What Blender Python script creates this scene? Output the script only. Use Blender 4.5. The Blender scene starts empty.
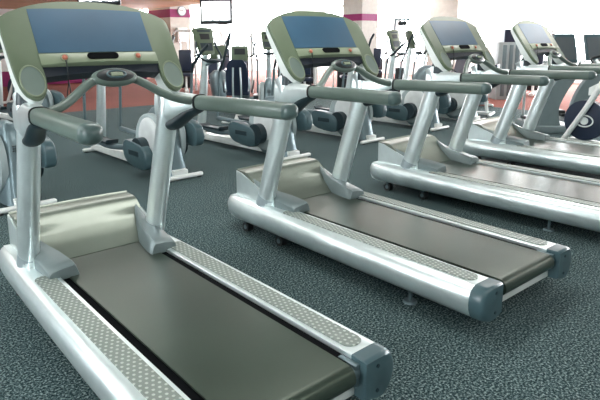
import bpy, bmesh, math, random
from mathutils import Vector, Matrix
random.seed(7)
PI = math.pi
sc = bpy.context.scene
C = sc.collection

# ------------------------------------------------------------------ camera
cam_d = bpy.data.cameras.new('camera'); cam = bpy.data.objects.new('camera', cam_d); C.objects.link(cam)
cam_d.sensor_width = 36; cam_d.lens = 555.9 / 600 * 36
cam_d.shift_x = 0.0456; cam_d.shift_y = -0.0870
cam_d.clip_end = 200
_f = Vector((0.62195329, 0.75935937, -0.19117387)); _r = Vector((0.77293347, -0.63446299, -0.00552852)); _u = Vector((0.12549088, 0.1443262, 0.98154062))
cam.matrix_world = Matrix(((_r.x, _u.x, -_f.x, -1.1167), (_r.y, _u.y, -_f.y, -1.1963), (_r.z, _u.z, -_f.z, 1.4102), (0, 0, 0, 1)))
sc.camera = cam
# ------------------------------------------------------------------ exposure / world
sc.view_settings.view_transform = 'Standard'; sc.view_settings.look = 'None'
sc.view_settings.gamma = 1; sc.view_settings.use_curve_mapping = False
sc.view_settings.exposure = 0.76
w = bpy.data.worlds.new('world'); sc.world = w; w.use_nodes = True
w.node_tree.nodes['Background'].inputs[0].default_value = (0.85, 0.93, 1, 1)
w.node_tree.nodes['Background'].inputs[1].default_value = 1.0
CEIL = 2.9
def area(x, y, z, sx, sy, power, rot=(0, 0, 0), col=(1, 1, 1)):
    l = bpy.data.lights.new('added_soft_light', 'AREA'); l.shape = 'RECTANGLE'; l.size = sx; l.size_y = sy
    l.energy = power; l.color = col
    o = bpy.data.objects.new('added_soft_light', l); o.location = (x, y, z); o.rotation_euler = rot; C.objects.link(o); return o
ADDED_LAMPS = [(x, y) for x in (-2.6, 1.2, 5.0, 8.8, 12.6) for y in (-2.4, 1.6, 5.6, 9.6, 13.6)]  # regular grid of lamps added to light the room softly from above
for x, y in ADDED_LAMPS:
    area(x, y, CEIL - 0.05, 2.3, 0.55, 13, col=(1, 0.985, 0.95))

# ------------------------------------------------------------------ materials
def mat(name, col, rough=0.5, metal=0.0, coat=0.0, spec=0.5, noise=None, bump=None, emit=None, var=0.0):
    m = bpy.data.materials.new(name); m.use_nodes = True
    nt = m.node_tree; b = nt.nodes['Principled BSDF']
    b.inputs['Base Color'].default_value = (*col, 1); b.inputs['Roughness'].default_value = rough
    b.inputs['Metallic'].default_value = metal; b.inputs['Coat Weight'].default_value = coat
    b.inputs['Specular IOR Level'].default_value = spec
    tc = nt.nodes.new('ShaderNodeTexCoord')
    n = nt.nodes.new('ShaderNodeTexNoise'); n.inputs['Scale'].default_value = noise or 8; n.inputs['Detail'].default_value = 4
    nt.links.new(tc.outputs['Object'], n.inputs['Vector'])
    v = var or 0.06
    r = nt.nodes.new('ShaderNodeMapRange'); r.inputs['From Min'].default_value = .3; r.inputs['From Max'].default_value = .7
    r.inputs['To Min'].default_value = 1 - v; r.inputs['To Max'].default_value = 1 + v
    nt.links.new(n.outputs['Fac'], r.inputs['Value'])
    mx = nt.nodes.new('ShaderNodeVectorMath'); mx.operation = 'SCALE'; mx.inputs[0].default_value = col
    nt.links.new(r.outputs[0], mx.inputs['Scale']); nt.links.new(mx.outputs[0], b.inputs['Base Color'])
    if bump:
        bp = nt.nodes.new('ShaderNodeBump'); bp.inputs['Strength'].default_value = bump; bp.inputs['Distance'].default_value = 0.002
        n2 = nt.nodes.new('ShaderNodeTexNoise'); n2.inputs['Scale'].default_value = 400
        nt.links.new(tc.outputs['Object'], n2.inputs['Vector']); nt.links.new(n2.outputs['Fac'], bp.inputs['Height']); nt.links.new(bp.outputs[0], b.inputs['Normal'])
    if emit:
        b.inputs['Emission Color'].default_value = (*col, 1); b.inputs['Emission Strength'].default_value = emit
    return m

M = {}
M['silver'] = mat('silver_paint', (0.80, 0.88, 0.88), 0.33, 0.75, coat=0.15)
M['white'] = mat('white_paint', (0.80, 0.84, 0.82), 0.35, 0.0, coat=0.2)
M['capgrey'] = mat('blue_grey_plastic', (0.06, 0.11, 0.125), 0.32)
M['olive'] = mat('olive_console_plastic', (0.115, 0.155, 0.095), 0.40, coat=0.1)
M['olive_l'] = mat('pale_olive_plastic', (0.20, 0.245, 0.16), 0.4, coat=0.1)
M['grip'] = mat('grey_green_grip_rubber', (0.125, 0.17, 0.148), 0.29, bump=0.1)
M['pole_grey'] = mat('steel_grey_paint', (0.15, 0.21, 0.23), 0.35, 0.4)
M['dark'] = mat('dark_teal_plastic', (0.012, 0.028, 0.036), 0.4)
M['black'] = mat('black_plastic', (0.008, 0.012, 0.014), 0.45)
M['hood'] = mat('hood_champagne_paint', (0.19, 0.22, 0.185), 0.32, 0.5, coat=0.2)
M['boot'] = mat('boot_plastic', (0.20, 0.25, 0.255), 0.36, 0.3)
M['belt'] = mat('running_belt_rubber', (0.033, 0.047, 0.037), 0.28, bump=0.15, noise=3, var=0.12)
M['belt'].node_tree.nodes['Principled BSDF'].inputs['Specular Tint'].default_value = (0.85, 1.0, 0.80, 1)
M['red'] = mat('red_button_plastic', (0.50, 0.16, 0.10), 0.35)
M['glass'] = mat('smoked_display_glass', (0.035, 0.095, 0.16), 0.34, spec=0.35, noise=1.2, var=0.25)
M['cup'] = mat('cup_holder_liner', (0.13, 0.18, 0.155), 0.5)
M['hub'] = mat('pale_disc_plastic', (0.72, 0.76, 0.76), 0.35)
M['wallw'] = mat('white_wall_paint', (0.86, 0.86, 0.85), 0.8)
M['wallg'] = mat('grey_green_wall_paint', (0.16, 0.20, 0.20), 0.8)
M['plum'] = mat('magenta_paint', (0.22, 0.008, 0.10), 0.6)
M['pillar'] = mat('pillar_paint', (0.50, 0.50, 0.46), 0.7)
M['ceil'] = mat('ceiling_paint', (0.85, 0.84, 0.80), 0.9)
M['soffit'] = mat('tan_soffit_paint', (0.62, 0.36, 0.20), 0.7, var=0.15, noise=0.6)
M['rubber'] = mat('black_rubber', (0.012, 0.015, 0.016), 0.6)
M['shroud'] = mat('pale_grey_shroud', (0.36, 0.43, 0.44), 0.4)
M['chrome'] = mat('chrome', (0.75, 0.8, 0.82), 0.15, 1.0)
M['navy'] = mat('navy_upholstery', (0.012, 0.022, 0.05), 0.4)
M['tan'] = mat('tan_vinyl', (0.5, 0.36, 0.2), 0.5)
M['panel'] = mat('grey_screen_plastic', (0.10, 0.12, 0.13), 0.3)
M['smoke'] = mat('grey_shroud_plastic', (0.17, 0.22, 0.23), 0.35)
M['under'] = mat('blue_black_plastic', (0.004, 0.010, 0.022), 0.5)
M['collar'] = mat('collar_paint', (0.45, 0.53, 0.56), 0.38, 0.5)
M['plug'] = mat('rail_end_rubber', (0.085, 0.13, 0.125), 0.30)
M['slot'] = mat('matt_black_recess', (0.002, 0.003, 0.004), 0.9, spec=0.1)
M['lamp'] = mat('added_panel_diffuser', (1, 0.98, 0.94), 0.5, emit=3.0)
M['tvon'] = mat('bright_tv_picture', (0.95, 0.97, 1.0), 0.4, emit=1.6)

# window daylight
def window_glow():
    m = bpy.data.materials.new('daylit_window_pane'); m.use_nodes = True
    b = m.node_tree.nodes['Principled BSDF']; b.inputs['Base Color'].default_value = (0.9, 0.95, 1, 1)
    b.inputs['Emission Color'].default_value = (0.93, 0.97, 1, 1); b.inputs['Emission Strength'].default_value = 13
    return m
M['win'] = window_glow()

def carpet(name, c0, c1, c2, scale, rough=0.95, bump=0.3):
    m = bpy.data.materials.new(name); m.use_nodes = True; nt = m.node_tree; b = nt.nodes['Principled BSDF']
    b.inputs['Roughness'].default_value = rough; b.inputs['Specular IOR Level'].default_value = 0.12
    tc = nt.nodes.new('ShaderNodeTexCoord')
    n = nt.nodes.new('ShaderNodeTexNoise'); n.inputs['Scale'].default_value = scale; n.inputs['Detail'].default_value = 3; n.inputs['Roughness'].default_value = 0.7
    nt.links.new(tc.outputs['Object'], n.inputs['Vector'])
    cr = nt.nodes.new('ShaderNodeValToRGB'); e = cr.color_ramp.elements
    e[0].position = 0.36; e[0].color = (*c0, 1); e[1].position = 0.66; e[1].color = (*c2, 1)
    k = e.new(0.5); k.color = (*c1, 1)
    nt.links.new(n.outputs['Fac'], cr.inputs[0])
    n3 = nt.nodes.new('ShaderNodeTexNoise'); n3.inputs['Scale'].default_value = 1.3; nt.links.new(tc.outputs['Object'], n3.inputs['Vector'])
    r = nt.nodes.new('ShaderNodeMapRange'); r.inputs['To Min'].default_value = 0.85; r.inputs['To Max'].default_value = 1.15
    nt.links.new(n3.outputs['Fac'], r.inputs[0])
    s = nt.nodes.new('ShaderNodeVectorMath'); s.operation = 'SCALE'
    nt.links.new(cr.outputs[0], s.inputs[0]); nt.links.new(r.outputs[0], s.inputs['Scale']); nt.links.new(s.outputs[0], b.inputs['Base Color'])
    bp = nt.nodes.new('ShaderNodeBump'); bp.inputs['Strength'].default_value = bump; bp.inputs['Distance'].default_value = 0.004
    nt.links.new(n.outputs['Fac'], bp.inputs['Height']); nt.links.new(bp.outputs[0], b.inputs['Normal'])
    return m
M['carpet'] = carpet('speckled_teal_grey_carpet', (0.004, 0.011, 0.015), (0.034, 0.066, 0.072), (0.30, 0.38, 0.375), 95)
M['redfloor'] = carpet('salmon_red_floor', (0.18, 0.062, 0.048), (0.24, 0.088, 0.07), (0.31, 0.13, 0.11), 30, rough=0.9, bump=0.05)

# stepping pad: dotted rubber, dots laid out in the pad's own object space
def pad_mat():
    m = bpy.data.materials.new('dotted_step_pad'); m.use_nodes = True; nt = m.node_tree; b = nt.nodes['Principled BSDF']
    b.inputs['Roughness'].default_value = 0.45
    tc = nt.nodes.new('ShaderNodeTexCoord'); sx = nt.nodes.new('ShaderNodeSeparateXYZ'); nt.links.new(tc.outputs['Object'], sx.inputs[0])
    def math_(op, a, bb=None):
        n = nt.nodes.new('ShaderNodeMath'); n.operation = op
        for i, q in enumerate((a, bb)):
            if q is None: continue
            if isinstance(q, (int, float)): n.inputs[i].default_value = q
            else: nt.links.new(q, n.inputs[i])
        return n.outputs[0]
    P = 0.024
    ix = math_('MULTIPLY', sx.outputs[0], 1 / P); iy = math_('MULTIPLY', sx.outputs[1], 1 / P)
    row = math_('MODULO', math_('ABSOLUTE', math_('FLOOR', iy)), 2.0)
    ix = math_('ADD', ix, math_('MULTIPLY', row, 0.5))
    fx = math_('SUBTRACT', math_('FRACT', math_('ADD', ix, 100.0)), 0.5); fy = math_('SUBTRACT', math_('FRACT', math_('ADD', iy, 100.0)), 0.5)
    d = math_('SQRT', math_('ADD', math_('MULTIPLY', fx, fx), math_('MULTIPLY', fy, fy)))
    mr = nt.nodes.new('ShaderNodeMapRange'); mr.interpolation_type = 'SMOOTHSTEP'
    mr.inputs['From Min'].default_value = 0.16; mr.inputs['From Max'].default_value = 0.32; mr.inputs['To Min'].default_value = 1; mr.inputs['To Max'].default_value = 0
    nt.links.new(d, mr.inputs[0])
    bp = nt.nodes.new('ShaderNodeBump'); bp.inputs['Strength'].default_value = 1.0; bp.inputs['Distance'].default_value = 0.004
    nt.links.new(mr.outputs[0], bp.inputs['Height']); nt.links.new(bp.outputs[0], b.inputs['Normal'])
    mx = nt.nodes.new('ShaderNodeMix'); mx.data_type = 'RGBA'; mx.inputs[6].default_value = (0.21, 0.25, 0.225, 1); mx.inputs[7].default_value = (0.50, 0.56, 0.51, 1)
    nt.links.new(mr.outputs[0], mx.inputs[0]); nt.links.new(mx.outputs[2], b.inputs['Base Color'])
    return m
M['pad'] = pad_mat()

# ------------------------------------------------------------------ mesh helpers
def finish(bm, name, m, parent=None, smooth=True, angle=35):
    bmesh.ops.recalc_face_normals(bm, faces=bm.faces[:])
    me = bpy.data.meshes.new(name); bm.to_mesh(me); bm.free()
    me.materials.append(m)
    if smooth:
        for p in me.polygons: p.use_smooth = True
        me.set_sharp_from_angle(angle=math.radians(angle))
    o = bpy.data.objects.new(name, me); C.objects.link(o)
    if parent: o.parent = parent
    return o
def loft(bm, rings, closed=True, cap=True):
    vs = [[bm.verts.new(p) for p in r] for r in rings]
    n = len(rings[0])
    for a, b in zip(vs, vs[1:]):
        for i in range(n if closed else n - 1):
            j = (i + 1) % n
            bm.faces.new((a[i], a[j], b[j], b[i]))
    if cap and closed:
        bm.faces.new(vs[0][::-1]); bm.faces.new(vs[-1])
    return vs
def tube(bm, path, rad, n=16, ry=None, up=(0, 0, 1), cap=True, smoothn=0, sq=1.0):
    """sweep an ellipse along path; rad = sideways radius(es), ry = radius across the other way"""
    P = [Vector(p) for p in path]
    R = list(rad) if isinstance(rad, (list, tuple)) else [rad] * len(P)
    Y = (list(ry) if isinstance(ry, (list, tuple)) else [ry] * len(P)) if ry is not None else R[:]
    if smoothn:
        Q, R2, Y2 = [], [], []
        for i in range(len(P) - 1):
            p0 = P[max(i - 1, 0)]; p1 = P[i]; p2 = P[i + 1]; p3 = P[min(i + 2, len(P) - 1)]
            for k in range(smoothn):
                t = k / smoothn
                q = 0.5 * ((2 * p1) + (p2 - p0) * t + (2 * p0 - 5 * p1 + 4 * p2 - p3) * t * t + (-p0 + 3 * p1 - 3 * p2 + p3) * t ** 3)
                Q.append(q); R2.append(R[i] * (1 - t) + R[i + 1] * t); Y2.append(Y[i] * (1 - t) + Y[i + 1] * t)
        Q.append(P[-1]); R2.append(R[-1]); Y2.append(Y[-1]); P, R, Y = Q, R2, Y2
    rings = []
    U = Vector(up)
    for i, p in enumerate(P):
        t = (P[min(i + 1, len(P) - 1)] - P[max(i - 1, 0)]).normalized()
        s = t.cross(U)
        if s.length < 1e-3: s = t.cross(Vector((1, 0, 0)))
        s.normalize(); v = s.cross(t).normalized()
        rings.append([p + s * (R[i] * math.copysign(abs(math.cos(2 * PI * k / n)) ** sq, math.cos(2 * PI * k / n))) + v * (Y[i] * math.copysign(abs(math.sin(2 * PI * k / n)) ** sq, math.sin(2 * PI * k / n))) for k in range(n)])
    loft(bm, rings, cap=cap)
def rounded_tube(bm, path, r, n=16, ry=None, up=(0, 0, 1), end0=True, end1=True, steps=4, smoothn=0, sq=1.0):
    P = [Vector(p) for p in path]; ry = ry or r
    m = max(r, ry)
    R = [r] * len(P); Y = [ry] * len(P)
    if end1:
        d = (P[-1] - P[-2]).normalized(); base = P[-1] - d * m; P = P[:-1] + [base]; 
        for k in range(1, steps + 1):
            a = PI / 2 * k / steps; P.append(base + d * m * math.sin(a)); c = max(math.cos(a), 0.06); R.append(r * c); Y.append(ry * c)
    if end0:
        d = (P[0] - P[1]).normalized(); base = P[0] - d * m; P[0] = base; pre = []
        for k in range(steps, 0, -1):
            a = PI / 2 * k / steps; c = max(math.cos(a), 0.06); pre.append((base + d * m * math.sin(a), r * c, ry * c))
        P = [q[0] for q in pre] + P; R = [q[1] for q in pre] + R; Y = [q[2] for q in pre] + Y
    tube(bm, P, R, n, Y, up, sq=sq)
def box(bm, x0, x1, y0, y1, z0, z1, bev=0.0, seg=2, mtx=None):
    r = bmesh.ops.create_cube(bm, size=1.0)
    vs = r['verts']
    for v in vs: v.co = Vector(((x0 + x1) / 2 + v.co.x * (x1 - x0), (y0 + y1) / 2 + v.co.y * (y1 - y0), (z0 + z1) / 2 + v.co.z * (z1 - z0)))
    if bev:
        es = set(e for v in vs for e in v.link_edges)
        rr = bmesh.ops.bevel(bm, geom=list(es), offset=bev, segments=seg, affect='EDGES', profile=0.5)
        vs = list(set(vs) & set(bm.verts)) + rr['verts'] if False else [v for f in rr['faces'] for v in f.verts] + [v for v in vs if v.is_valid]
        vs = list(set(vs))
    if mtx is not None:
        for v in vs: v.co = mtx @ v.co
def prism(bm, outline, fn, d0, d1, bev=0.0, seg=2):
    """outline: 2D points; fn(a, b, d) -> 3D"""
    a = [bm.verts.new(fn(p[0], p[1], d0)) for p in outline]; b = [bm.verts.new(fn(p[0], p[1], d1)) for p in outline]
    n = len(a)
    f0 = bm.faces.new(a[::-1]); f1 = bm.faces.new(b)
    for i in range(n): bm.faces.new((a[i], a[(i + 1) % n], b[(i + 1) % n], b[i]))
    if bev:
        bmesh.ops.bevel(bm, geom=list(f0.edges) + list(f1.edges), offset=bev, segments=seg, affect='EDGES', profile=0.5)
def cyl(bm, p0, p1, r, n=20, r1=None):
    tube(bm, [p0, p1], [r, r1 if r1 is not None else r], n)
def ell(bm, c, rx, ry, rz, u=20, v=12, mtx=None):
    r = bmesh.ops.create_uvsphere(bm, u_segments=u, v_segments=v, radius=1.0)
    for q in r['verts']:
        p = Vector((q.co.x * rx, q.co.y * ry, q.co.z * rz))
        if mtx is not None: p = mtx @ p
        q.co = p + Vector(c)
def empty(name, loc=(0, 0, 0), rz=0, label=None, cat=None, group=None):
    o = bpy.data.objects.new(name, None); C.objects.link(o); o.location = loc; o.rotation_euler = (0, 0, rz); o.empty_display_size = 0.2
    tag(o, label, cat, group); return o
def tag(o, label=None, cat=None, group=None, kind=None):
    if label: o['label'] = label
    if cat: o['category'] = cat
    if group: o['group'] = group
    if kind: o['kind'] = kind
    return o
def struct(o): o['kind'] = 'structure'; return o
def children(o): return [c for c in list(C.objects) if c.parent == o]
def copy_tree(o, parent=None):
    c = o.copy(); C.objects.link(c); c.parent = parent
    for ch in children(o): copy_tree(ch, c)
    return c
def arc(cx, cy, rx, ry, a0, a1, n):
    return [(cx + rx * math.cos(math.radians(a0 + (a1 - a0) * i / n)), cy + ry * math.sin(math.radians(a0 + (a1 - a0) * i / n))) for i in range(n + 1)]
def crom(pts, n=6):
    out = []
    P = [Vector((*p, 0)) if len(p) == 2 else Vector(p) for p in pts]
    for i in range(len(P) - 1):
        p0 = P[max(i - 1, 0)]; p1 = P[i]; p2 = P[i + 1]; p3 = P[min(i + 2, len(P) - 1)]
        for k in range(n):
            t = k / n
            q = 0.5 * ((2 * p1) + (p2 - p0) * t + (2 * p0 - 5 * p1 + 4 * p2 - p3) * t * t + (-p0 + 3 * p1 - 3 * p2 + p3) * t ** 3)
            out.append((q.x, q.y))
    out.append((P[-1].x, P[-1].y)); return out

# ------------------------------------------------------------------ the room
def wall_box(name, m, *a, **k):
    bm = bmesh.new(); box(bm, *a); return struct(finish(bm, name, m, smooth=False, **k))
X0, X1, Y0, Y1 = -5.5, 17.5, -5.0, 19.5
wall_box('floor', M['carpet'], X0, 9.8, Y0, 10.0, -0.1, 0)
bm = bmesh.new()
for a in ((X0, 9.8, 10.0, Y1), (9.8, X1, Y0, Y1)):
    box(bm, a[0], a[1], a[2], a[3], -0.1, -0.001)
struct(finish(bm, 'floor', M['redfloor'], smooth=False)).name = 'floor.001'
wall_box('ceiling', M['ceil'], X0, X1, Y0, Y1, CEIL, CEIL + 0.1)
wall_box('wall_left', M['wallg'], X0 - 0.15, X0, Y0, Y1, 0, CEIL)
wall_box('wall_front', M['wallg'], X0, X1, Y0 - 0.15, Y0, 0, CEIL)
wall_box('wall_back', M['wallw'], X0, X1, Y1, Y1 + 0.15, 0, CEIL)
wall_box('wall_right', M['wallw'], X1, X1 + 0.15, Y0, Y1, 0, CEIL)
wall_box('trim_1', M['soffit'], X0, 8.2, 13.0, Y1 - 0.002, CEIL - 0.42, CEIL - 0.001)
# windows of the two far walls, plus added narrow ones on the left wall
wn = 0
def window(a0, a1, side):
    global wn; wn += 1
    z0, z1 = 0.5, 2.8
    root = bpy.data.objects.new('window_%d' % wn, None); C.objects.link(root); struct(root)
    bm = bmesh.new(); bf = bmesh.new()
    if side == 'back':
        box(bm, a0, a1, Y1 - 0.03, Y1 - 0.02, z0, z1)
        n = 3
        for i in range(n + 1):
            x = a0 + (a1 - a0) * i / n; box(bf, x - 0.03, x + 0.03, Y1 - 0.07, Y1 - 0.005, z0, z1)
        for z in (z0, z1): box(bf, a0 - 0.03, a1 + 0.03, Y1 - 0.07, Y1 - 0.005, z - 0.03, z + 0.03)
    else:
        XW, q = (X1, 1) if side == 'right' else (X0, -1)
        box(bm, XW - 0.03 * q, XW - 0.02 * q, a0, a1, z0, z1)
        n = 3
        for i in range(n + 1):
            y = a0 + (a1 - a0) * i / n; box(bf, XW - 0.07 * q, XW - 0.005 * q, y - 0.03, y + 0.03, z0, z1)
        for z in (z0, z1): box(bf, XW - 0.07 * q, XW - 0.005 * q, a0 - 0.03, a1 + 0.03, z - 0.03, z + 0.03)
    finish(bm, 'pane', M['win'], root, smooth=False); finish(bf, 'window_frame', M['wallw'], root, smooth=False)
for a in (8.9, 13.2): window(a, a + 3.9, 'back')
for a in (-3.5, 0.8, 5.1, 9.4, 13.7): window(a, a + 3.9, 'right')
for a in (-1.5, 4.5): window(a, a + 1.2, 'left')  # unseen left windows, kept narrow to put streak highlights on the silver
# light panels added under the ceiling to go with the soft area lamps
lamp0 = None
for x, y in ADDED_LAMPS:
    if lamp0 is None:
        lamp0 = empty('added_ceiling_light', (x, y, CEIL), 0)
        bm = bmesh.new(); box(bm, -1.2, 1.2, -0.32, 0.32, -0.035, -0.001, 0.008); finish(bm, 'added_panel_housing', M['white'], lamp0)
        bm = bmesh.new(); box(bm, -1.15, 1.15, -0.27, 0.27, -0.045, -0.036); finish(bm, 'diffuser', M['lamp'], lamp0, smooth=False)
        r = lamp0
    else:
        r = copy_tree(lamp0); r.location = (x, y, CEIL)
    tag(r, 'long rectangular light panel added to the pale ceiling for soft overhead light', 'ceiling light', 'added ceiling light panels')

# pillars with the magenta band
def pillar(name, cx, cy, a, wx, wy, band, label=None):
    root = bpy.data.objects.new(name, None); C.objects.link(root); root.location = (cx, cy, 0); root.rotation_euler = (0, 0, a); struct(root)
    bm = bmesh.new(); box(bm, -wx / 2, wx / 2, -wy / 2, wy / 2, 0, CEIL); finish(bm, 'shaft', M['pillar'], root, smooth=False)
    if band:
        bm = bmesh.new(); box(bm, -wx / 2 - 0.004, wx / 2 + 0.004, -wy / 2 - 0.004, wy / 2 + 0.004, band[0], band[1]); finish(bm, 'painted_band', M['plum'], root, smooth=False)
    return root
pillar('trim_2', 9.2, 17.35, 0, 0.82, 1.65, (2.20, 2.48))
pillar('trim_3', 11.32, 9.95, 0, 0.68, 0.74, (1.92, 2.11))
pillar('trim_4', 14.5, 8.95, 0, 1.15, 1.0, None)

# magenta low wall at the far end
bm = bmesh.new(); box(bm, 2.0, 8.4, 17.7, 17.9, 0, 0.46, 0.01); tag(finish(bm, 'low_partition', M['plum']), 'long low magenta partition at the far edge of the red floor', 'partition')

# ------------------------------------------------------------------ treadmill
def make_treadmill():
    root = empty('treadmill')
    prof = [(.298, .105), (.36, .088), (.405, .086), (.430, .094), (.452, .115), (.467, .145), (.473, .175), (.470, .205), (.460, .232), (.444, .250), (.422, .259), (.408, .261), (.300, .260), (.297, .257)]
    def rail_ring(s, y, k, dx=0, g=0):
        cx, cz = .385, .175
        return [(s * (cx + (x - cx) * k + (dx if x > .42 else dx * .3)), y, cz + (z - cz) * k) for x, z in prof]
    for s in (-1, 1):
        bm = bmesh.new()
        ys = [(0.075, 1, 0), (0.3, 1, 0), (0.8, 1, 0), (1.2, 1, -.004), (1.6, 1, -.012), (1.9, 1, -.02), (2.04, 1, -.028), (2.10, .985, -.032), (2.135, .93, -.036), (2.155, .83, -.04), (2.165, .66, -.045), (2.168, .4, -.05)]
        loft(bm, [rail_ring(s, y, k, dx) for y, k, dx in ys])
        rail = finish(bm, 'side_rail', M['silver'], root, angle=40)
        # end cap
        bm = bmesh.new()
        loft(bm, [rail_ring(s, y, k, dx) for y, k, dx in [(0.074, 1.02, 0.002), (0.02, 1.02, -.004), (0.008, 0.99, -.010), (0.0, .93, -.02)]])
        cap = finish(bm, 'end_cap', M['capgrey'], rail, angle=40)
        bm = bmesh.new()
        for z in (.125, .225): cyl(bm, (s * .36, -.003, z), (s * .36, 0.004, z), .008, 12)
        finish(bm, 'screw', M['dark'], cap)
        # stepping pad with rounded ends
        bm = bmesh.new()
        xa, xb = .318, .410; cx = (xa + xb) / 2; r = (xb - xa) / 2
        out = arc(cx, .105 + r * .8, r, r * .8, 180, 360, 14) + [(xb, 1.50)] + arc(cx, 1.50, r, .03, 0, 180, 10)[1:-1] + [(xa, 1.50)]
        prism(bm, [(s * a, b) for a, b in out], lambda a, b, d: (a, b, d), .258, .2655, 0.0015, 1)
        finish(bm, 'step_pad', M['pad'], rail)
        # wheels and levelling foot under the rail
        for y in (1.975, 1.585):
            bm = bmesh.new()
            wh = (s * .335, s * .385)
            cyl(bm, (wh[0], y, .036), (wh[1], y, .036), .036, 20)
            finish(bm, 'transport_wheel', M['rubber'], root)
            bm = bmesh.new(); cyl(bm, (s * .384, y, .036), (s * .388, y, .036), .017, 16); box(bm, min(s * .335, s * .385), max(s * .335, s * .385), y - .012, y + .012, .05, .10)
            finish(bm, 'wheel_bracket', M['pole_grey'], root)
        bm = bmesh.new()
        cyl(bm, (s * .37, .48, 0), (s * .37, .48, .012), .04, 20, .034); cyl(bm, (s * .37, .48, .012), (s * .37, .48, .10), .011, 10)
        finish(bm, 'levelling_foot', M['pole_grey'], root)
    # deck
    bm = bmesh.new(); box(bm, -.2965, .2965, .075, 2.05, .165, .240); finish(bm, 'deck', M['slot'], root, smooth=False)
    # belt
    bm = bmesh.new()
    pr = [(1.80, .252), (1.2, .252), (.6, .252), (.06, .252)] + [(.052 - .044 * math.sin(t), .208 + .044 * math.cos(t)) for t in [PI * i / 10 for i in range(0, 11)]] + [(.3, .162), (.3, .158 + .006), (.35, .17), (1.80, .2415)]
    pr = [(1.80, .2505), (1.2, .2505), (.6, .2505), (.056, .2505)] + [(.052 - .0445 * math.sin(t), .206 + .0445 * math.cos(t)) for t in [PI * i / 12 for i in range(1, 13)]] + [(.40, .1615), (.40, .1645), (.07, .1645), (.07, .242), (1.80, .242)]
    prism(bm, pr, lambda a, b, d: (d, a, b), -.252, .252)
    finish(bm, 'running_belt', M['belt'], root, angle=30)
    bm = bmesh.new()
    for s in (-1, 1):
        bm = bmesh.new()
        cyl(bm, (s * .2525, .052, .207), (s * .292, .052, .207), .028, 16); box(bm, min(s * .270, s * .296), max(s * .270, s * .296), .03, .12, .155, .243, .003)
        finish(bm, 'roller_bracket', M['pole_grey'], root)
    bm = bmesh.new(); box(bm, -.297, .297, .055, .075, .105, .156, .003); finish(bm, 'cross_bar', M['white'], root)
    # motor hood: scooped surface on a solid box
    bm = bmesh.new()
    centre = crom([(2.128, .10), (2.128, .425), (2.112, .444), (2.06, .447), (2.00, .440), (1.965, .420), (1.90, .366), (1.82, .312), (1.76, .282), (1.70, .2535)], 3)
    rings = []
    for i in range(0, 25):
        u = -1 + 2 * i / 24; x = .358 * u
        e = max(0, (abs(u) - .90) / .10)
        rings.append([(x, y - .02 * u * u * (1 if y > 1.9 else 0), z) for y, z in centre] + [(x, 1.70, .244), (x, 1.70, .10)])
    loft(bm, rings)
    finish(bm, 'motor_hood', M['hood'], root, angle=32)
    for s in (-1, 1):
        bm = bmesh.new()
        rows = []
        st = [(2.06, .350, .440), (1.99, .340, .432), (1.92, .318, .404), (1.82, .284, .366), (1.72, .254, .346), (1.62, .230, .336), (1.52, .212, .322), (1.475, .210, .314), (1.465, .213, .306)]
        for y, xi, zt in st:
            xo = .362 if y > 1.6 else .362 - (1.6 - y) * .10
            zb = .246
            drop = .014
            rows.append([(s * (xi - .012), y, zb), (s * (xi + .004), y, zt - .012), (s * (xi + .014), y, zt), (s * ((xi + xo) / 2), y, zt - drop * .25), (s * (xo - .012), y, zt - drop), (s * xo, y, zt - drop - .012), (s * xo, y, zb)])
        loft(bm, rows)
        finish(bm, 'post_boot', M['boot'], root, angle=35)
        # side panel of the hood below the post
        bm = bmesh.new()
        prism(bm, [(2.108, .20), (2.108, .442), (2.05, .436), (1.95, .400), (1.80, .345), (1.66, .315), (1.66, .20)], lambda a, b, d: (s * d, a, b), .352, .366, .003, 1)
        finish(bm, 'hood_side_panel', M['silver'], root)
        # upright post
        bm = bmesh.new()
        tube(bm, [(s * .366, 1.775, .225), (s * .366, 1.745, .30), (s * .366, 1.66, .58), (s * .366, 1.575, .85), (s * .366, 1.525, 1.02), (s * .368, 1.520, 1.10), (s * .368, 1.545, 1.17)], [.052] * 5 + [.052, .05], 28, [.072] * 5 + [.075, .078], up=(0, 1, 0), smoothn=4)
        p = finish(bm, 'upright_post', M['silver'], root)
        bm = bmesh.new(); cyl(bm, (s * .366, 1.675, .345), (s * .366, 1.66, .345), .009, 12)
        finish(bm, 'post_bolt', M['black'], p)
        bm = bmesh.new()
        tube(bm, [(s * .366, 1.765, .255), (s * .366, 1.738, .325)], .0535, 28, .0735, up=(0, 1, 0))
        finish(bm, 'post_collar', M['collar'], p)
    # ---- console, laid out in its own tilted plane
    def cp(x, w_, d): return (x, 1.517 + .564 * w_ + .825 * d, 1.351 + .825 * w_ - .564 * d)   # d = away from the runner
    half = [(0, .308), (.10, .305), (.20, .293), (.29, .270), (.345, .249), (.392, .226), (.426, .200), (.433, .175), (.430, .07), (.426, -.05), (.420, -.13), (.408, -.185), (.385, -.225), (.352, -.240), (.322, -.225), (.302, -.185), (.295, -.14), (.296, -.09), (.300, -.066)]
    half = crom(half, 3)
    low = [(.2, -.062), (.1, -.060)]
    out = half + low + [(0, -.059)] + [(-x, y) for x, y in low[::-1]] + [(-x, y) for x, y in half[::-1]][:-1]
    con = empty('console'); con.parent = root
    # shell: lofted so it deepens downwards at the sides
    bm = bmesh.new(); prism(bm, out, cp, 0, .022, .005, 2)
    face = finish(bm, 'console_face', M['olive'], root, angle=40)
    bpy.data.objects.remove(con)
    bm = bmesh.new()
    ob = [(x * .995, w_ + (-.004 if w_ > 0 else .002)) for x, w_ in out]
    def cpb(x, w_, d):
        k = max(0., min(1., (.25 - w_) / .35)); return cp(x, w_, .021 if d == 0 else .045 + .035 * k)
    prism(bm, ob, cpb, 0, 1, .004, 2)
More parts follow.
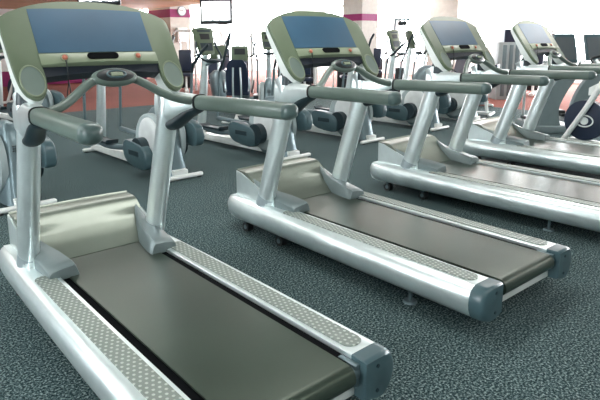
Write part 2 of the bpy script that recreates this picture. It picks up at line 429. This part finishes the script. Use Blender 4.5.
    finish(bm, 'console_back', M['white'], root, angle=40)
    bm = bmesh.new()
    g = [(-.296, .004), (-.293, .252)] + [(-.2, .258), (0, .261), (.2, .258)] + [(.293, .252), (.288, .004)]
    prism(bm, g, cp, -.002, .004); finish(bm, 'display_glass', M['glass'], face, smooth=False)
    # control strip below the glass, bulging towards the runner
    bm = bmesh.new()
    st = [(-.299 + .598 * i / 16) for i in range(17)]
    rows = []
    for x in st:
        b_ = .016 * (1 - (x / .30) ** 2)
        rows.append([cp(x, -.001, .004), cp(x, -.004, -.003 - b_ * .4), cp(x, -.030, -.006 - b_), cp(x, -.062, -.004 - b_), cp(x, -.070, .004 - b_ * .5), cp(x, -.070, .02), cp(x, -.001, .02)])
    loft(bm, rows); strip = finish(bm, 'control_strip', M['olive_l'], face)
    bm = bmesh.new()
    slot = arc(.062, 0, .018, .018, -90, 90, 8) + arc(-.062, 0, .018, .018, 90, 270, 8)
    prism(bm, slot, lambda a, b, d: cp(a, b - .031, d), -.0245, -.016, .001, 1); finish(bm, 'slot', M['slot'], strip)
    for x, m in ((-.188, 'red'), (.187, 'red')):
        bm = bmesh.new(); tube(bm, [cp(x, -.034, -.012), cp(x, -.034, -.022), cp(x, -.034, -.027)], [.0135, .013, .008], 18); b_ = finish(bm, 'stop_button', M[m], strip)
        bm = bmesh.new(); tube(bm, [cp(x, -.034, -.012), cp(x, -.034, -.017)], .021, 20); finish(bm, 'button_collar', M['olive_l'], b_)
    # dark visor under the strip
    bm = bmesh.new(); rows = []
    for x in st:
        dip = .018 * (1 - (x / .3) ** 2)
        rows.append([cp(x, -.066, .006), cp(x, -.068, .07), cp(x, -.115 + dip, .08), cp(x, -.122 + dip, .012)])
    loft(bm, rows); finish(bm, 'console_underside', M['under'], face, angle=50)
    # cup holders
    for s in (-1, 1):
        bm = bmesh.new(); N = 32
        prs = [(1.0, .004), (1.0, -.003), (.965, -.006), (.90, -.006), (.87, -.002), (.85, .003)]
        rings = [[cp(s * .357 + .056 * k * math.cos(2 * PI * i / N), -.145 + .085 * k * math.sin(2 * PI * i / N), d) for i in range(N)] for k, d in prs]
        loft(bm, rings, cap=True)
        finish(bm, 'cup_holder_rim', M['olive_l'], face)
        bm = bmesh.new()
        loft(bm, [[cp(s * .357 + .0492 * k * math.cos(2 * PI * i / N), -.145 + .0755 * k * math.sin(2 * PI * i / N), d) for i in range(N)] for k, d in [(1, .003), (1, -.0045), (.93, -.0035), (.80, -.003), (.6, -.0028)]])
        finish(bm, 'cup_holder', M['cup'], face)
        bm = bmesh.new()
        tube(bm, [(s * .360, 1.500, 1.215), (s * .363, 1.500, 1.180), (s * .366, 1.500, 1.12)], [.048, .051, .054], 24, [.045, .062, .070], up=(0, 1, 0))
        finish(bm, 'console_collar', M['dark'], root)
    # ---- hand rails
    for s in (-1, 1):
        bm = bmesh.new()
        # bracket: silver block from the post to the seam
        rows = []
        for y, x, hz, hx, zc in ((1.58, .367, .085, .052, 1.060), (1.50, .369, .088, .050, 1.052), (1.42, .374, .074, .047, 1.064), (1.33, .386, .055, .044, 1.081), (1.24, .397, .035, .039, 1.096)):
            rows.append([(s * (x + hx * math.copysign(abs(math.cos(a)) ** .6, math.cos(a))), y, zc + hz * math.copysign(abs(math.sin(a)) ** .6, math.sin(a))) for a in [2 * PI * i / 24 for i in range(24)]])
        loft(bm, rows); br = finish(bm, 'hand_rail_bracket', M['silver'], root, angle=50)
        bm = bmesh.new()
        rounded_tube(bm, [(s * .3975, 1.236, 1.0965), (s * .410, 1.05, 1.100), (s * .436, .552, 1.108)], .042, 28, .037, end0=False, sq=.72)
        rail = finish(bm, 'hand_rail', M['grip'], root)
        bm = bmesh.new(); tube(bm, [(s * .3970, 1.243, 1.0964), (s * .3978, 1.231, 1.0966)], .0465, 28, .0415, sq=.72); finish(bm, 'seam_ring', M['black'], rail)
        bm = bmesh.new(); rounded_tube(bm, [(s * .4340, .592, 1.1074), (s * .436, .548, 1.108)], .0428, 28, .0378, end0=False, sq=.72); finish(bm, 'end_plug', M['plug'], rail)
        # dark gusset sweeping down to the post
        bm = bmesh.new()
        tube(bm, [(s * .398, 1.215, 1.078), (s * .395, 1.25, 1.066), (s * .390, 1.30, 1.048), (s * .383, 1.35, 1.022), (s * .376, 1.40, .990), (s * .371, 1.44, .968), (s * .368, 1.48, .955)], [.030, .036, .039, .042, .045, .047, .046], 20, [.016, .026, .030, .032, .033, .033, .030], smoothn=4)
        finish(bm, 'rail_support', M['dark'], root)
    # ---- heart rate bar
    bm = bmesh.new()
    half = [(0, 1.375, 1.232), (.09, 1.372, 1.226), (.15, 1.355, 1.200), (.22, 1.325, 1.155), (.28, 1.295, 1.125), (.33, 1.275, 1.110), (.39, 1.262, 1.100)]
    path = [(-x, y, z) for x, y, z in half[::-1]][:-1] + half
    tube(bm, path, .021, 18, .021, smoothn=4); bar = finish(bm, 'front_handlebar', M['grip'], root)
    A_ = math.radians(50); T = Matrix.Rotation(A_, 3, 'X').to_4x4(); nrm = Vector((0, -math.sin(A_), math.cos(A_))); upv = Vector((0, math.cos(A_), math.sin(A_))); c0 = Vector((0, 1.362, 1.236))
    def pod(name, m, par, rx, ry, rz, off, uv=0.0):
        bm = bmesh.new(); ell(bm, c0 + nrm * off + upv * uv, rx, ry, rz, 32, 14, T); return finish(bm, name, M[m], par)
    mod = pod('sensor_pod', 'grip', bar, .116, .052, .030, 0)
    inl = pod('pod_inlay', 'black', mod, .101, .043, .024, .0090)
    bm = bmesh.new(); pp = [c0 + nrm * .0300 + upv * (-.003 + .020 * math.sin(t)) + Vector((.046 * math.cos(t), 0, 0)) for t in [2 * PI * i / 28 for i in range(28)]]
    tube(bm, pp + [pp[0]], .005, 8); finish(bm, 'pod_rim', M['capgrey'], mod)
    bm = bmesh.new(); box(bm, -.030, .030, -.011, .011, -.003, .003, .002, 1, Matrix.Translation(c0 + nrm * .0345 - upv * .006) @ T); finish(bm, 'pod_window', M['olive_l'], mod)
    # safety cord
    bm = bmesh.new()
    c0 = Vector(cp(-.188, -.05, -.02))
    pth = [c0, c0 + Vector((0.002, -.006, -.05)), c0 + Vector((.004, .0, -.11)), c0 + Vector((-.004, .004, -.17)), c0 + Vector((.004, .006, -.215)), c0 + Vector((.014, .004, -.17)), c0 + Vector((.006, .0, -.10))]
    tube(bm, pth, .0028, 8, smoothn=5); finish(bm, 'safety_cord', M['black'], strip)
    return root
tm = make_treadmill()
TP = [(0, 0, 0), (1.6125, .0287, -.00497), (3.3691, .0905, .02173), (5.165, .2133, .0500)]
TL = ['nearest treadmill at the lower left, its belt running out of the bottom of the photo',
      'second treadmill from the left, whole belt and both grey end caps in view',
      'third treadmill from the left, belt cut off by the right edge',
      'fourth and farthest treadmill in the row, its rail behind the third']
for i, (x, y, a) in enumerate(TP):
    o = tm if i == 0 else copy_tree(tm)
    o.location = (x, y, 0); o.rotation_euler = (0, 0, a); tag(o, TL[i], 'treadmill', 'treadmills in the front row')

# ------------------------------------------------------------------ cross trainer
def make_elliptical():
    root = empty('elliptical_trainer')
    def P(name, bm, m, par=None, **k): return finish(bm, name, M[m], par or root, **k)
    for n_, y, hw in (('rear_stabilizer', 0.0, .26), ('front_stabilizer', 2.05, .20)):
        bm = bmesh.new(); rounded_tube(bm, [(-hw, y, .032), (hw, y, .032)], .024, 14, .024); st_ = P(n_, bm, 'white')
        bm = bmesh.new()
        for s in (-1, 1): cyl(bm, (s * (hw - .05), y, 0), (s * (hw - .05), y, .015), .026, 14)
        P('foot', bm, 'rubber', st_)
    bm = bmesh.new()
    prism(bm, [(.0, .035), (.0, .10), (.3, .15), (.9, .14), (1.95, .105), (2.07, .07), (2.07, .035)], lambda a, b, d: (d, a, b), -.085, .085, .015, 2)
    P('base_frame', bm, 'white')
    # drive housing: tall tapering rear shell
    bm = bmesh.new()
    rows = []
    for z, hx, y0, y1 in ((.04, .135, .02, .50), (.12, .13, .04, .62), (.30, .115, .08, .72), (.50, .095, .13, .68), (.64, .075, .18, .58), (.71, .055, .24, .50), (.735, .02, .32, .42)):
        cy, ry = (y0 + y1) / 2, (y1 - y0) / 2
        rows.append([(hx * math.copysign(abs(math.cos(a)) ** .55, math.cos(a)), cy + ry * math.copysign(abs(math.sin(a)) ** .7, math.sin(a)), z) for a in [2 * PI * i / 28 for i in range(28)]])
    loft(bm, rows); hs = P('drive_housing', bm, 'pole_grey', angle=45)
    bm = bmesh.new()
    for r_ in range(3):
        for c_ in range(4): box(bm, -.03 + c_ * .018, -.02 + c_ * .018, .115, .125, .49 + r_ * .02, .50 + r_ * .02)
    P('vent', bm, 'black', hs, smooth=False)
    for s in (-1, 1):
        bm = bmesh.new(); tube(bm, [(s * .08, .40, .37), (s * .135, .40, .37), (s * .15, .40, .37)], [.29, .29, .27], 40)
        P('side_shroud', bm, 'shroud')
        bm = bmesh.new(); tube(bm, [(s * .14, .36, .42), (s * .165, .36, .42), (s * .182, .36, .42), (s * .186, .36, .42)], [.205, .205, .18, .1], 36)
        d_ = P('side_disc', bm, 'hub')
        bm = bmesh.new(); tube(bm, [(s * .18, .42, .29), (s * .275, .42, .29)], .125, 18); P('crank_axle', bm, 'dark', d_)
        # crank cover : rounded grey box
        yo, zo = (.66, .265) if s < 0 else (.24, .46)
        bm = bmesh.new()
        out_ = [(yo + .25 * math.copysign(abs(math.cos(a)) ** .55, math.cos(a)), zo + .13 * math.copysign(abs(math.sin(a)) ** .6, math.sin(a)) + .04 * math.cos(a)) for a in [2 * PI * i / 28 for i in range(28)]]
        prism(bm, out_, lambda a, b, d: (s * d, a, b), .19, .29, .018, 3); cc = P('crank_cover', bm, 'capgrey', angle=50)
        bm = bmesh.new(); box(bm, min(s * .289, s * .294), max(s * .289, s * .294), yo - .11, yo + .11, zo - .01, zo + .045, .002, 1); P('cover_badge', bm, 'dark', cc)
        # pedal arm and pedal
        zp = .26 if s < 0 else .34; yp = 1.28 if s < 0 else 1.05
        bm = bmesh.new(); tube(bm, [(s * .235, yo + .1, zo), (s * .235, yp, zp - .04), (s * .235, 1.82, .30)], .022, 14, .030, smoothn=4); P('pedal_arm', bm, 'pole_grey')
        bm = bmesh.new()
        pl = [(yp - .20, zp), (yp + .20, zp), (yp + .24, zp + .05), (yp + .215, zp + .055), (yp + .185, zp + .022), (yp - .18, zp + .022), (yp - .20, zp + .05), (yp - .22, zp + .05)]
        prism(bm, pl, lambda a, b, d: (s * .235 + d, a, b), -.075, .075, .006, 1); P('pedal', bm, 'dark')
        # moving handle
        bm = bmesh.new()
        tube(bm, [(s * .235, 1.84, .28), (s * .235, 1.80, .60), (s * .235, 1.76, .98)], .018, 14); arm_ = P('handle_arm', bm, 'pole_grey')
        bm = bmesh.new()
        dy = -.16 if s < 0 else 0.02; q = .16 if s < 0 else .02
        rounded_tube(bm, [(s * .235, 1.76, .97), (s * .25, 1.70, 1.10), (s * .29, 1.66 + dy * .4, 1.28 - q), (s * .29, 1.60 + dy, 1.42 - q), (s * .25, 1.50 + dy, 1.52 - q)], .021, 14)
        P('handle_grip', bm, 'dark', arm_)
    # console column
    bm = bmesh.new(); tube(bm, [(0, 1.93, .08), (0, 1.86, .5), (0, 1.80, .95), (0, 1.77, 1.22)], [.062, .058, .052, .042], 22, [.07, .062, .052, .045]); P('console_column', bm, 'silver')
    bm = bmesh.new()
    def e(x, w_, d): return (x, 1.70 + .30 * w_ + .954 * d, 1.235 + .954 * w_ - .30 * d)
    prism(bm, [(-.12, 0), (-.10, -.02), (.10, -.02), (.12, 0), (.165, .33), (.15, .355), (0, .365), (-.15, .355), (-.165, .33)], e, 0, .05, .01, 2); cs = P('console', bm, 'olive', angle=40)
    bm = bmesh.new(); prism(bm, [(-.075, .19), (.075, .19), (.08, .27), (-.08, .27)], e, -.003, .001); P('console_screen', bm, 'black', cs, smooth=False)
    bm = bmesh.new()
    prism(bm, [(-.105, .295), (.105, .295), (.11, .325), (-.11, .325)], e, -.003, .001); P('label_strip', bm, 'dark', cs, smooth=False)
    bm = bmesh.new(); prism(bm, [(-.09, .03), (.09, .03), (.10, .14), (-.10, .14)], e, -.003, .001)
    P('key_area', bm, 'dark', cs, smooth=False)
    # fixed grip ring
    bm = bmesh.new()
    hf = [(0, 1.60, 1.13), (.09, 1.57, 1.13), (.16, 1.60, 1.15), (.19, 1.68, 1.22), (.17, 1.74, 1.32), (.15, 1.765, 1.38)]
    tube(bm, [(-x, y, z) for x, y, z in hf[::-1]][:-1] + hf, .014, 12, smoothn=4); ring = P('fixed_handlebar', bm, 'dark')
    bm = bmesh.new(); rounded_tube(bm, [(-.12, 1.59, 1.132), (0, 1.565, 1.13), (.12, 1.59, 1.132)], .034, 16, .028); P('grip_pad', bm, 'dark', ring)
    bm = bmesh.new(); cyl(bm, (0, 1.58, 1.12), (0, 1.78, 1.06), .018, 12); P('bar_bracket', bm, 'pole_grey', ring)
    return root
el = make_elliptical()
EP = [(.14, 3.64, .05), (1.67, 3.68, .028), (3.20, 3.65, .055), (4.75, 3.78, .05), (6.36, 3.80, .05), (7.55, 3.85, .05)]
EL = ['cross trainer at the left edge, mostly hidden behind the nearest treadmill post', 'cross trainer seen between the posts of the nearest treadmill',
      'cross trainer with its console clear of the first treadmill, just left of the second', 'cross trainer standing behind the post of the second treadmill', 'cross trainer just left of the third treadmill post, its console hidden', 'cross trainer farthest right in its row, console clear between second and third treadmills']
for i, (x, y, a) in enumerate(EP):
    o = el if i == 0 else copy_tree(el)
    o.location = (x, y, 0); o.rotation_euler = (0, 0, a); tag(o, EL[i], 'cross trainer', 'cross trainers behind the treadmills')
    if i == 1:      # its near crank is turned further back
        for ch in children(o):
            if ch.name.startswith(('crank_cover',)) and min(v.co.x for v in ch.data.vertices) < 0: ch.location = (0, -.20, -.03)
#BACKGROUND
# ------------------------------------------------------------------ second row and the far end of the room
FACE = -0.685        # turns a thing's own front (-Y) towards this side of the room
for (x, y, a, lab) in ((4.98, 6.35, FACE, 'second-row cross trainer peeking out at the left edge of the second treadmill console'),
                       (9.9, 5.05, 1.05, 'cross trainer in the second row, its console seen edge-on beside the cable tower'),
                       (1.75, 8.0, 0.15, 'cross trainer behind the handlebar of the nearest treadmill, on the carpet edge')):
    o = copy_tree(el); o.location = (x, y, 0); o.rotation_euler = (0, 0, a)
    tag(o, lab, 'cross trainer', 'cross trainers farther back')

def make_recumbent():
    root = empty('recumbent_bike')
    P = lambda n, bm, m, par=None, **k: finish(bm, n, M[m], par or root, **k)
    bm = bmesh.new(); prism(bm, [(-.75, .04), (-.75, .10), (.2, .14), (.75, .16), (.8, .04)], lambda a, b, d: (d, a, b), -.05, .05, .01, 1); P('base_frame', bm, 'white')
    for y in (-.72, .74):
        bm = bmesh.new(); rounded_tube(bm, [(-.27, y, .035), (.27, y, .035)], .03, 12); P('stabilizer', bm, 'white')
    bm = bmesh.new()   # rounded front shell around the flywheel
    rows = []
    for z, hx, y0, y1 in ((.10, .12, .25, .78), (.35, .17, .12, .82), (.55, .20, .10, .74), (.70, .19, .16, .62), (.78, .10, .26, .50)):
        cy, ry = (y0 + y1) / 2, (y1 - y0) / 2
        rows.append([(hx * math.cos(a), cy + ry * math.sin(a), z) for a in [2 * PI * i / 24 for i in range(24)]])
    loft(bm, rows); P('drive_shell', bm, 'pole_grey')
    bm = bmesh.new(); box(bm, -.2, .2, -.5, -.05, .46, .54, .03); P('seat', bm, 'navy')
    bm = bmesh.new(); rows = []
    for z, hx, y in ((.52, .17, -.50), (.62, .19, -.53), (.85, .19, -.58), (1.0, .16, -.62), (1.08, .10, -.64)):
        rows.append([(-hx, y - .03, z), (hx, y - .03, z), (hx, y + .03, z), (-hx, y + .03, z)])
    loft(bm, rows); bk = P('backrest', bm, 'navy')
    for s in (-1, 1):
        bm = bmesh.new(); tube(bm, [(s * .05, -.42, .14), (s * .07, -.62, .5), (s * .06, -.67, .95)], .016, 10, smoothn=3); P('back_tube', bm, 'silver', bk)
        bm = bmesh.new(); rounded_tube(bm, [(s * .24, -.35, .5), (s * .27, -.2, .66), (s * .27, -.05, .70)], .016, 10); P('side_handle', bm, 'dark')
    bm = bmesh.new(); tube(bm, [(0, .5, .7), (0, .42, 1.1)], .03, 14); P('console_post', bm, 'silver')
    bm = bmesh.new(); box(bm, -.16, .16, .36, .42, 1.02, 1.30, .02); cs = P('console', bm, 'olive')
    bm = bmesh.new(); box(bm, -.10, .10, .355, .362, 1.14, 1.25); P('console_screen', bm, 'black', cs, smooth=False)
    return root
def make_bike():
    """upright exercise bike with a big round flywheel housing"""
    root = empty('exercise_bike')
    P = lambda n, bm, m, par=None, **k: finish(bm, n, M[m], par or root, **k)
    for y in (-.5, .55):
        bm = bmesh.new(); rounded_tube(bm, [(-.25, y, .035), (.25, y, .035)], .03, 12); P('stabilizer', bm, 'white')
    bm = bmesh.new(); tube(bm, [(0, -.5, .05), (0, .55, .05)], .03, 10); P('base_frame', bm, 'white')
    bm = bmesh.new(); tube(bm, [(-.05, .32, .34), (.05, .32, .34)], .265, 40); fw = P('flywheel_housing', bm, 'navy')
    bm = bmesh.new(); tube(bm, [(-.065, .32, .33), (-.05, .32, .33)], .05, 24); P('flywheel_hub', bm, 'white', fw)
    bm = bmesh.new(); rg = [(-.058, .32 + .11 * math.cos(t), .33 + .075 * math.sin(t)) for t in [2 * PI * i / 28 for i in range(28)]]
    tube(bm, rg + [rg[0]], .010, 8, up=(1, 0, 0)); P('oval_emblem', bm, 'white', fw)
    bm = bmesh.new(); tube(bm, [(-.09, .56, .04), (-.09, .30, .50), (-.07, .12, .86), (-.05, .10, 1.0)], [.035, .035, .045, .04], 14); P('front_fork', bm, 'white')
    bm = bmesh.new(); rows = []
    for y, z, h in ((.30, .72, .05), (.1, .80, .09), (-.1, .76, .08), (-.28, .66, .04)):
        rows.append([(hx * .06, y, z + hz * h) for hx, hz in ((-1, -1), (1, -1), (1, 1), (-1, 1))])
    loft(bm, rows); P('body_shell', bm, 'white')
    bm = bmesh.new(); tube(bm, [(0, -.35, .06), (0, -.22, .9)], .028, 12); P('seat_post', bm, 'silver')
    bm = bmesh.new(); ell(bm, (0, -.22, .93), .12, .15, .045, 20, 10); P('saddle', bm, 'black')
    bm = bmesh.new(); tube(bm, [(-.24, .02, 1.2), (-.22, .22, 1.16), (0, .30, 1.10), (.22, .22, 1.16), (.24, .02, 1.2)], .016, 12, smoothn=5); P('handlebar', bm, 'black')
    bm = bmesh.new(); tube(bm, [(0, .10, .95), (0, .28, 1.12)], .026, 12); P('handlebar_post', bm, 'silver')
    for s in (-1, 1):
        bm = bmesh.new(); tube(bm, [(s * .09, -.02, .33), (s * .10, -.02 + s * .12, .33 - s * .10)], .013, 10); cr_ = P('crank', bm, 'chrome')
        bm = bmesh.new(); box(bm, min(s * .10, s * .19), max(s * .10, s * .19), -.06 + s * .12, .03 + s * .12, .315 - s * .10, .335 - s * .10, .005, 1); P('pedal', bm, 'black', cr_)
    return root
def make_weight_machine():
    root = empty('weight_machine')
    P = lambda n, bm, m, par=None, **k: finish(bm, n, M[m], par or root, **k)
    bm = bmesh.new(); tube(bm, [(-.30, 0, 0), (-.30, 0, 1.55), (-.22, 0, 1.66), (.22, 0, 1.66), (.30, 0, 1.55), (.30, 0, 0)], .03, 12); P('frame', bm, 'white')
    bm = bmesh.new(); box(bm, -.2, .2, -.06, .06, .08, .85, .01); ws = P('weight_stack', bm, 'black')
    for s in (-1, 1):
        bm = bmesh.new(); cyl(bm, (s * .1, 0, .8), (s * .1, 0, 1.62), .01, 10); P('guide_rod', bm, 'chrome', ws)
    bm = bmesh.new(); box(bm, -.05, .05, -1.1, 0, .04, .10, .01); P('base_beam', bm, 'white')
    bm = bmesh.new(); box(bm, -.2, .2, -1.0, -.6, .46, .54, .03); P('seat', bm, 'navy')
    bm = bmesh.new(); box(bm, -.17, .17, -.58, -.50, .58, 1.15, .03); P('backrest', bm, 'navy')
    bm = bmesh.new(); tube(bm, [(0, -.8, .08), (0, -.8, .46)], .03, 10); P('seat_post', bm, 'white')
    for s in (-1, 1):
        bm = bmesh.new(); tube(bm, [(s * .26, -.35, 1.5), (s * .38, -.7, 1.25), (s * .36, -.9, 1.0)], .02, 10, smoothn=3); a_ = P('press_arm', bm, 'pole_grey')
        bm = bmesh.new(); rounded_tube(bm, [(s * .36, -.88, 1.02), (s * .20, -.94, .98)], .022, 10); P('hand_grip', bm, 'black', a_)
    return root
def make_cable_tower():
    root = empty('cable_tower')
    P = lambda n, bm, m, par=None, **k: finish(bm, n, M[m], par or root, **k)
    bm = bmesh.new(); tube(bm, [(-.16, 0, .02), (-.16, 0, 1.70), (-.10, 0, 1.83), (.10, 0, 1.83), (.16, 0, 1.70), (.16, 0, .02)], .022, 12, smoothn=3); P('frame', bm, 'pole_grey')
    for x in (-.04, .05):
        bm = bmesh.new(); tube(bm, [(x, -.03, 1.76), (x, .03, 1.76)], .055, 20); P('pulley', bm, 'black')
    bm = bmesh.new(); box(bm, -.12, .12, -.05, .05, .08, .75, .01); ws = P('weight_stack', bm, 'black')
    bm = bmesh.new(); cyl(bm, (0, 0, .75), (0, 0, 1.72), .006, 8); P('cable', bm, 'dark', ws)
    bm = bmesh.new(); box(bm, -.35, .35, -.3, .3, 0, .05, .01); P('base_plate', bm, 'white')
    return root
def make_bench():
    root = empty('incline_bench')
    P = lambda n, bm, m, par=None, **k: finish(bm, n, M[m], par or root, **k)
    bm = bmesh.new(); prism(bm, [(-.55, .95), (.55, .62), (.55, .55), (-.55, .88)], lambda a, b, d: (d, a, b), -.14, .14, .02, 2); P('backrest', bm, 'navy')
    bm = bmesh.new(); box(bm, -.15, .15, .6, .95, .48, .55, .02); P('seat', bm, 'tan')
    bm = bmesh.new(); tube(bm, [(0, -.4, .03), (0, -.3, .80)], .03, 10); P('rear_leg', bm, 'white')
    bm = bmesh.new(); tube(bm, [(0, .75, .03), (0, .75, .50)], .03, 10); P('front_leg', bm, 'white')
    bm = bmesh.new(); box(bm, -.04, .04, -.5, .9, .02, .07, .005); P('base_beam', bm, 'white')
    for y in (-.48, .86):
        bm = bmesh.new(); rounded_tube(bm, [(-.28, y, .03), (.28, y, .03)], .028, 10); P('stabilizer', bm, 'white')
    return root
def make_climber():
    """tall machine with an S-curved grey column and a flat panel console"""
    root = empty('stair_climber')
    P = lambda n, bm, m, par=None, **k: finish(bm, n, M[m], par or root, **k)
    rows = []
    for x, z, hw in ((-.08, .02, .21), (-.12, .15, .17), (-.13, .38, .14), (-.04, .62, .145), (.08, .82, .14), (.12, .98, .12), (.08, 1.16, .09)):
        rows.append((x, z, hw))
    xs = crom([(a, b) for a, b, c in rows], 4); ws = crom([(b, c) for a, b, c in rows], 4)
    bm = bmesh.new()
    loft(bm, [[(x + hw * cx, cy * .05, z) for cx, cy in ((-1, -.3), (-.9, -1), (.9, -1), (1, -.3), (1, .3), (.9, 1), (-.9, 1), (-1, .3))] for (x, z), (_, hw) in zip(xs, ws)])
    P('curved_column', bm, 'smoke', angle=60)
    bm = bmesh.new(); prism(bm, [(-.11, 1.06), (.20, 1.06), (.14, 1.47), (-.17, 1.47)], lambda a, b, d: (a, d + (1.47 - b) * -.1, b), -.03, .03, .008, 1); cs = P('console', bm, 'capgrey')
    bm = bmesh.new(); prism(bm, [(-.085, 1.10), (.165, 1.10), (.115, 1.42), (-.14, 1.42)], lambda a, b, d: (a, d + (1.47 - b) * -.1, b), -.036, -.028); P('console_screen', bm, 'panel', cs, smooth=False)
    bm = bmesh.new(); box(bm, -.30, .30, -.12, .75, 0, .12, .03); P('base', bm, 'smoke')
    for s in (-1, 1):
        bm = bmesh.new(); box(bm, s * .16 - .1, s * .16 + .1, .25, .65, .20 + .06 * s, .25 + .06 * s, .01); P('step', bm, 'black')
        bm = bmesh.new(); tube(bm, [(s * .24, .6, .1), (s * .26, .5, .8), (s * .22, .1, 1.02), (s * .08, 0, 1.04)], .018, 10, smoothn=4); P('side_rail', bm, 'silver')
    return root
def make_locker():
    root = empty('equipment_cabinet')
    P = lambda n, bm, m, par=None, **k: finish(bm, n, M[m], par or root, **k)
    bm = bmesh.new(); box(bm, -.26, .26, -.22, .22, 0, 1.32, .01); P('body', bm, 'shroud')
    bm = bmesh.new(); prism(bm, [(-.15, 1.32), (.26, 1.32), (.26, 1.52), (.20, 1.62), (-.15, 1.62)], lambda a, b, d: (a, d, b), -.22, .22, .01, 1); P('dark_top', bm, 'navy')
    for x in (-.12, .03, .17):
        bm = bmesh.new(); box(bm, x - .05, x + .04, -.24, -.22, .08, 1.26, .008); P('door', bm, 'pole_grey')
    return root
protos = {}
def put(maker, loc, rz, lab, cat, group=None):
    if maker not in protos: protos[maker] = o = maker()
    else: o = copy_tree(protos[maker])
    o.location = (loc[0], loc[1], 0); o.rotation_euler = (0, 0, rz); tag(o, lab, cat, group)
put(make_recumbent, (4.82, 7.0), FACE, 'recumbent exercise bike with navy backrest on two pale tubes', 'exercise bike', 'recumbent bikes')
put(make_recumbent, (5.7, 9.0), 2.6, 'recumbent exercise bike farther back, under the hanging bright television', 'exercise bike', 'recumbent bikes')
put(make_recumbent, (10.7, 6.75), 1.2, 'recumbent exercise bike beyond the third treadmill console', 'exercise bike', 'recumbent bikes')
put(make_bike, (6.72, 1.50), -.05, 'white upright bike with navy flywheel and white oval emblem at the right edge', 'exercise bike', 'upright bikes')
put(make_bike, (2.55, 12.0), .4, 'small distant upright bike on the red floor at the far left', 'exercise bike', 'upright bikes')
for x, y, a, lab in ((7.75, 10.95, FACE, 'weight machine with pale arch, left of the second treadmill'), (9.0, 10.6, -.3, 'weight machine seen under the second treadmill console, left one'),
                     (10.6, 11.4, -1.1, 'weight machine seen under the second treadmill console, right one'), (3.0, 13.9, .2, 'distant weight machine at the far left on the red floor'),
                     (8.4, 13.2, 0, 'farthest weight machine, in front of the banded pillar with the clock'), (12.5, 8.0, -1.0, 'weight machine seen under the third treadmill console'),
                     (13.2, 5.6, -1.2, 'weight machine seen under the fourth treadmill console'),
                     (9.6, 8.9, -.7, 'weight machine between the second treadmill and its right handrail'), (8.2, 9.0, FACE, 'weight machine with dark stack just left of the second treadmill console'),
                     (12.0, 9.9, -.9, 'weight machine right of the pink-banded pillar, far back'), (7.0, 12.6, -.5, 'weight machine below the hanging bright television, far back')):
    put(make_weight_machine, (x, y), a, lab, 'weight machine', 'weight machines')
put(make_cable_tower, (9.45, 7.0), FACE, 'tall narrow cable tower with two pulleys on top', 'cable machine')
put(make_bench, (8.35, 4.6), .35, 'incline bench with dark pad left of the third treadmill', 'bench')
put(make_climber, (7.45, 2.51), FACE, 'climber with S-curved grey column, left one at the right edge', 'climber', 'climbers')
put(make_climber, (8.33, 2.44), FACE, 'climber with flat panel console cut by the right edge', 'climber', 'climbers')
put(make_locker, (11.5, 5.55), FACE, 'pale equipment cabinet with dark top between third and fourth treadmills', 'cabinet')
# small items left of the carpet edge
def tv(loc, wd, ht, rz, lab, pole):
    r = empty('television', loc, rz, lab, 'television')
    bm = bmesh.new(); box(bm, -wd / 2, wd / 2, -.03, .04, -ht / 2, ht / 2, .008); finish(bm, 'casing', M['black'], r)
    bm = bmesh.new(); box(bm, -wd / 2 + .05, wd / 2 - .05, -.036, -.031, -ht / 2 + .08, ht / 2 - .06); s_ = finish(bm, 'screen', M['tvon'], r, smooth=False)
    bm = bmesh.new()
    x = -wd / 2 + .05; k = 0; hs_ = [.02, .035, .05, .03, .06, .04, .025, .05, .035, .02, .03, .045]
    pts = [(-wd / 2 + .05, -ht / 2 + .07)]; st_ = (wd - .1) / len(hs_)
    for h_ in hs_:
        pts += [(x, -ht / 2 + .07 + h_ * .7), (x + st_, -ht / 2 + .07 + h_ * .7)]; x += st_
    pts.append((wd / 2 - .05, -ht / 2 + .07))
    prism(bm, pts, lambda a, b, d: (a, d, b), -.039, -.0365); finish(bm, 'picture_skyline', M['capgrey'], s_, smooth=False)
    bm = bmesh.new(); cyl(bm, (0, .08, 0), (0, .08, pole), .025, 10); box(bm, -.1, .1, .04, .10, -.1, .1); finish(bm, 'ceiling_mount', M['pillar'], r)
tv((6.72, 10.53, 2.09), .80, .61, FACE - .12, 'hanging black television with bright white picture', CEIL - 2.09)
tv((4.50, 12.32, 2.56), 1.05, .60, FACE, 'hanging black television cut off by the top edge above the nearest treadmill', CEIL - 2.56)
# clock on the banded pillar
r = empty('wall_clock', (9.25, 16.53, 2.42), 0, 'round pale wall clock on the magenta band of the pillar', 'clock')
bm = bmesh.new(); tube(bm, [(0, -.045, 0), (0, 0, 0)], .17, 36); finish(bm, 'clock_case', M['pole_grey'], r)
bm = bmesh.new(); tube(bm, [(0, -.05, 0), (0, -.046, 0)], .145, 36); f_ = finish(bm, 'clock_face', M['hub'], r)
for a, l in ((0.9, .085), (-1.2, .12)):
    bm = bmesh.new(); box(bm, -.008, .008, -.056, -.051, 0, l, mtx=Matrix.Rotation(a, 4, 'Y')); finish(bm, 'clock_hand', M['black'], f_)
bm = bmesh.new(); box(bm, 8.98, 9.38, 16.36, 16.517, 1.34, 1.84, .02); o = finish(bm, 'wall_box', M['white']); tag(o, 'white box fixed to the pillar under the clock', 'wall box')
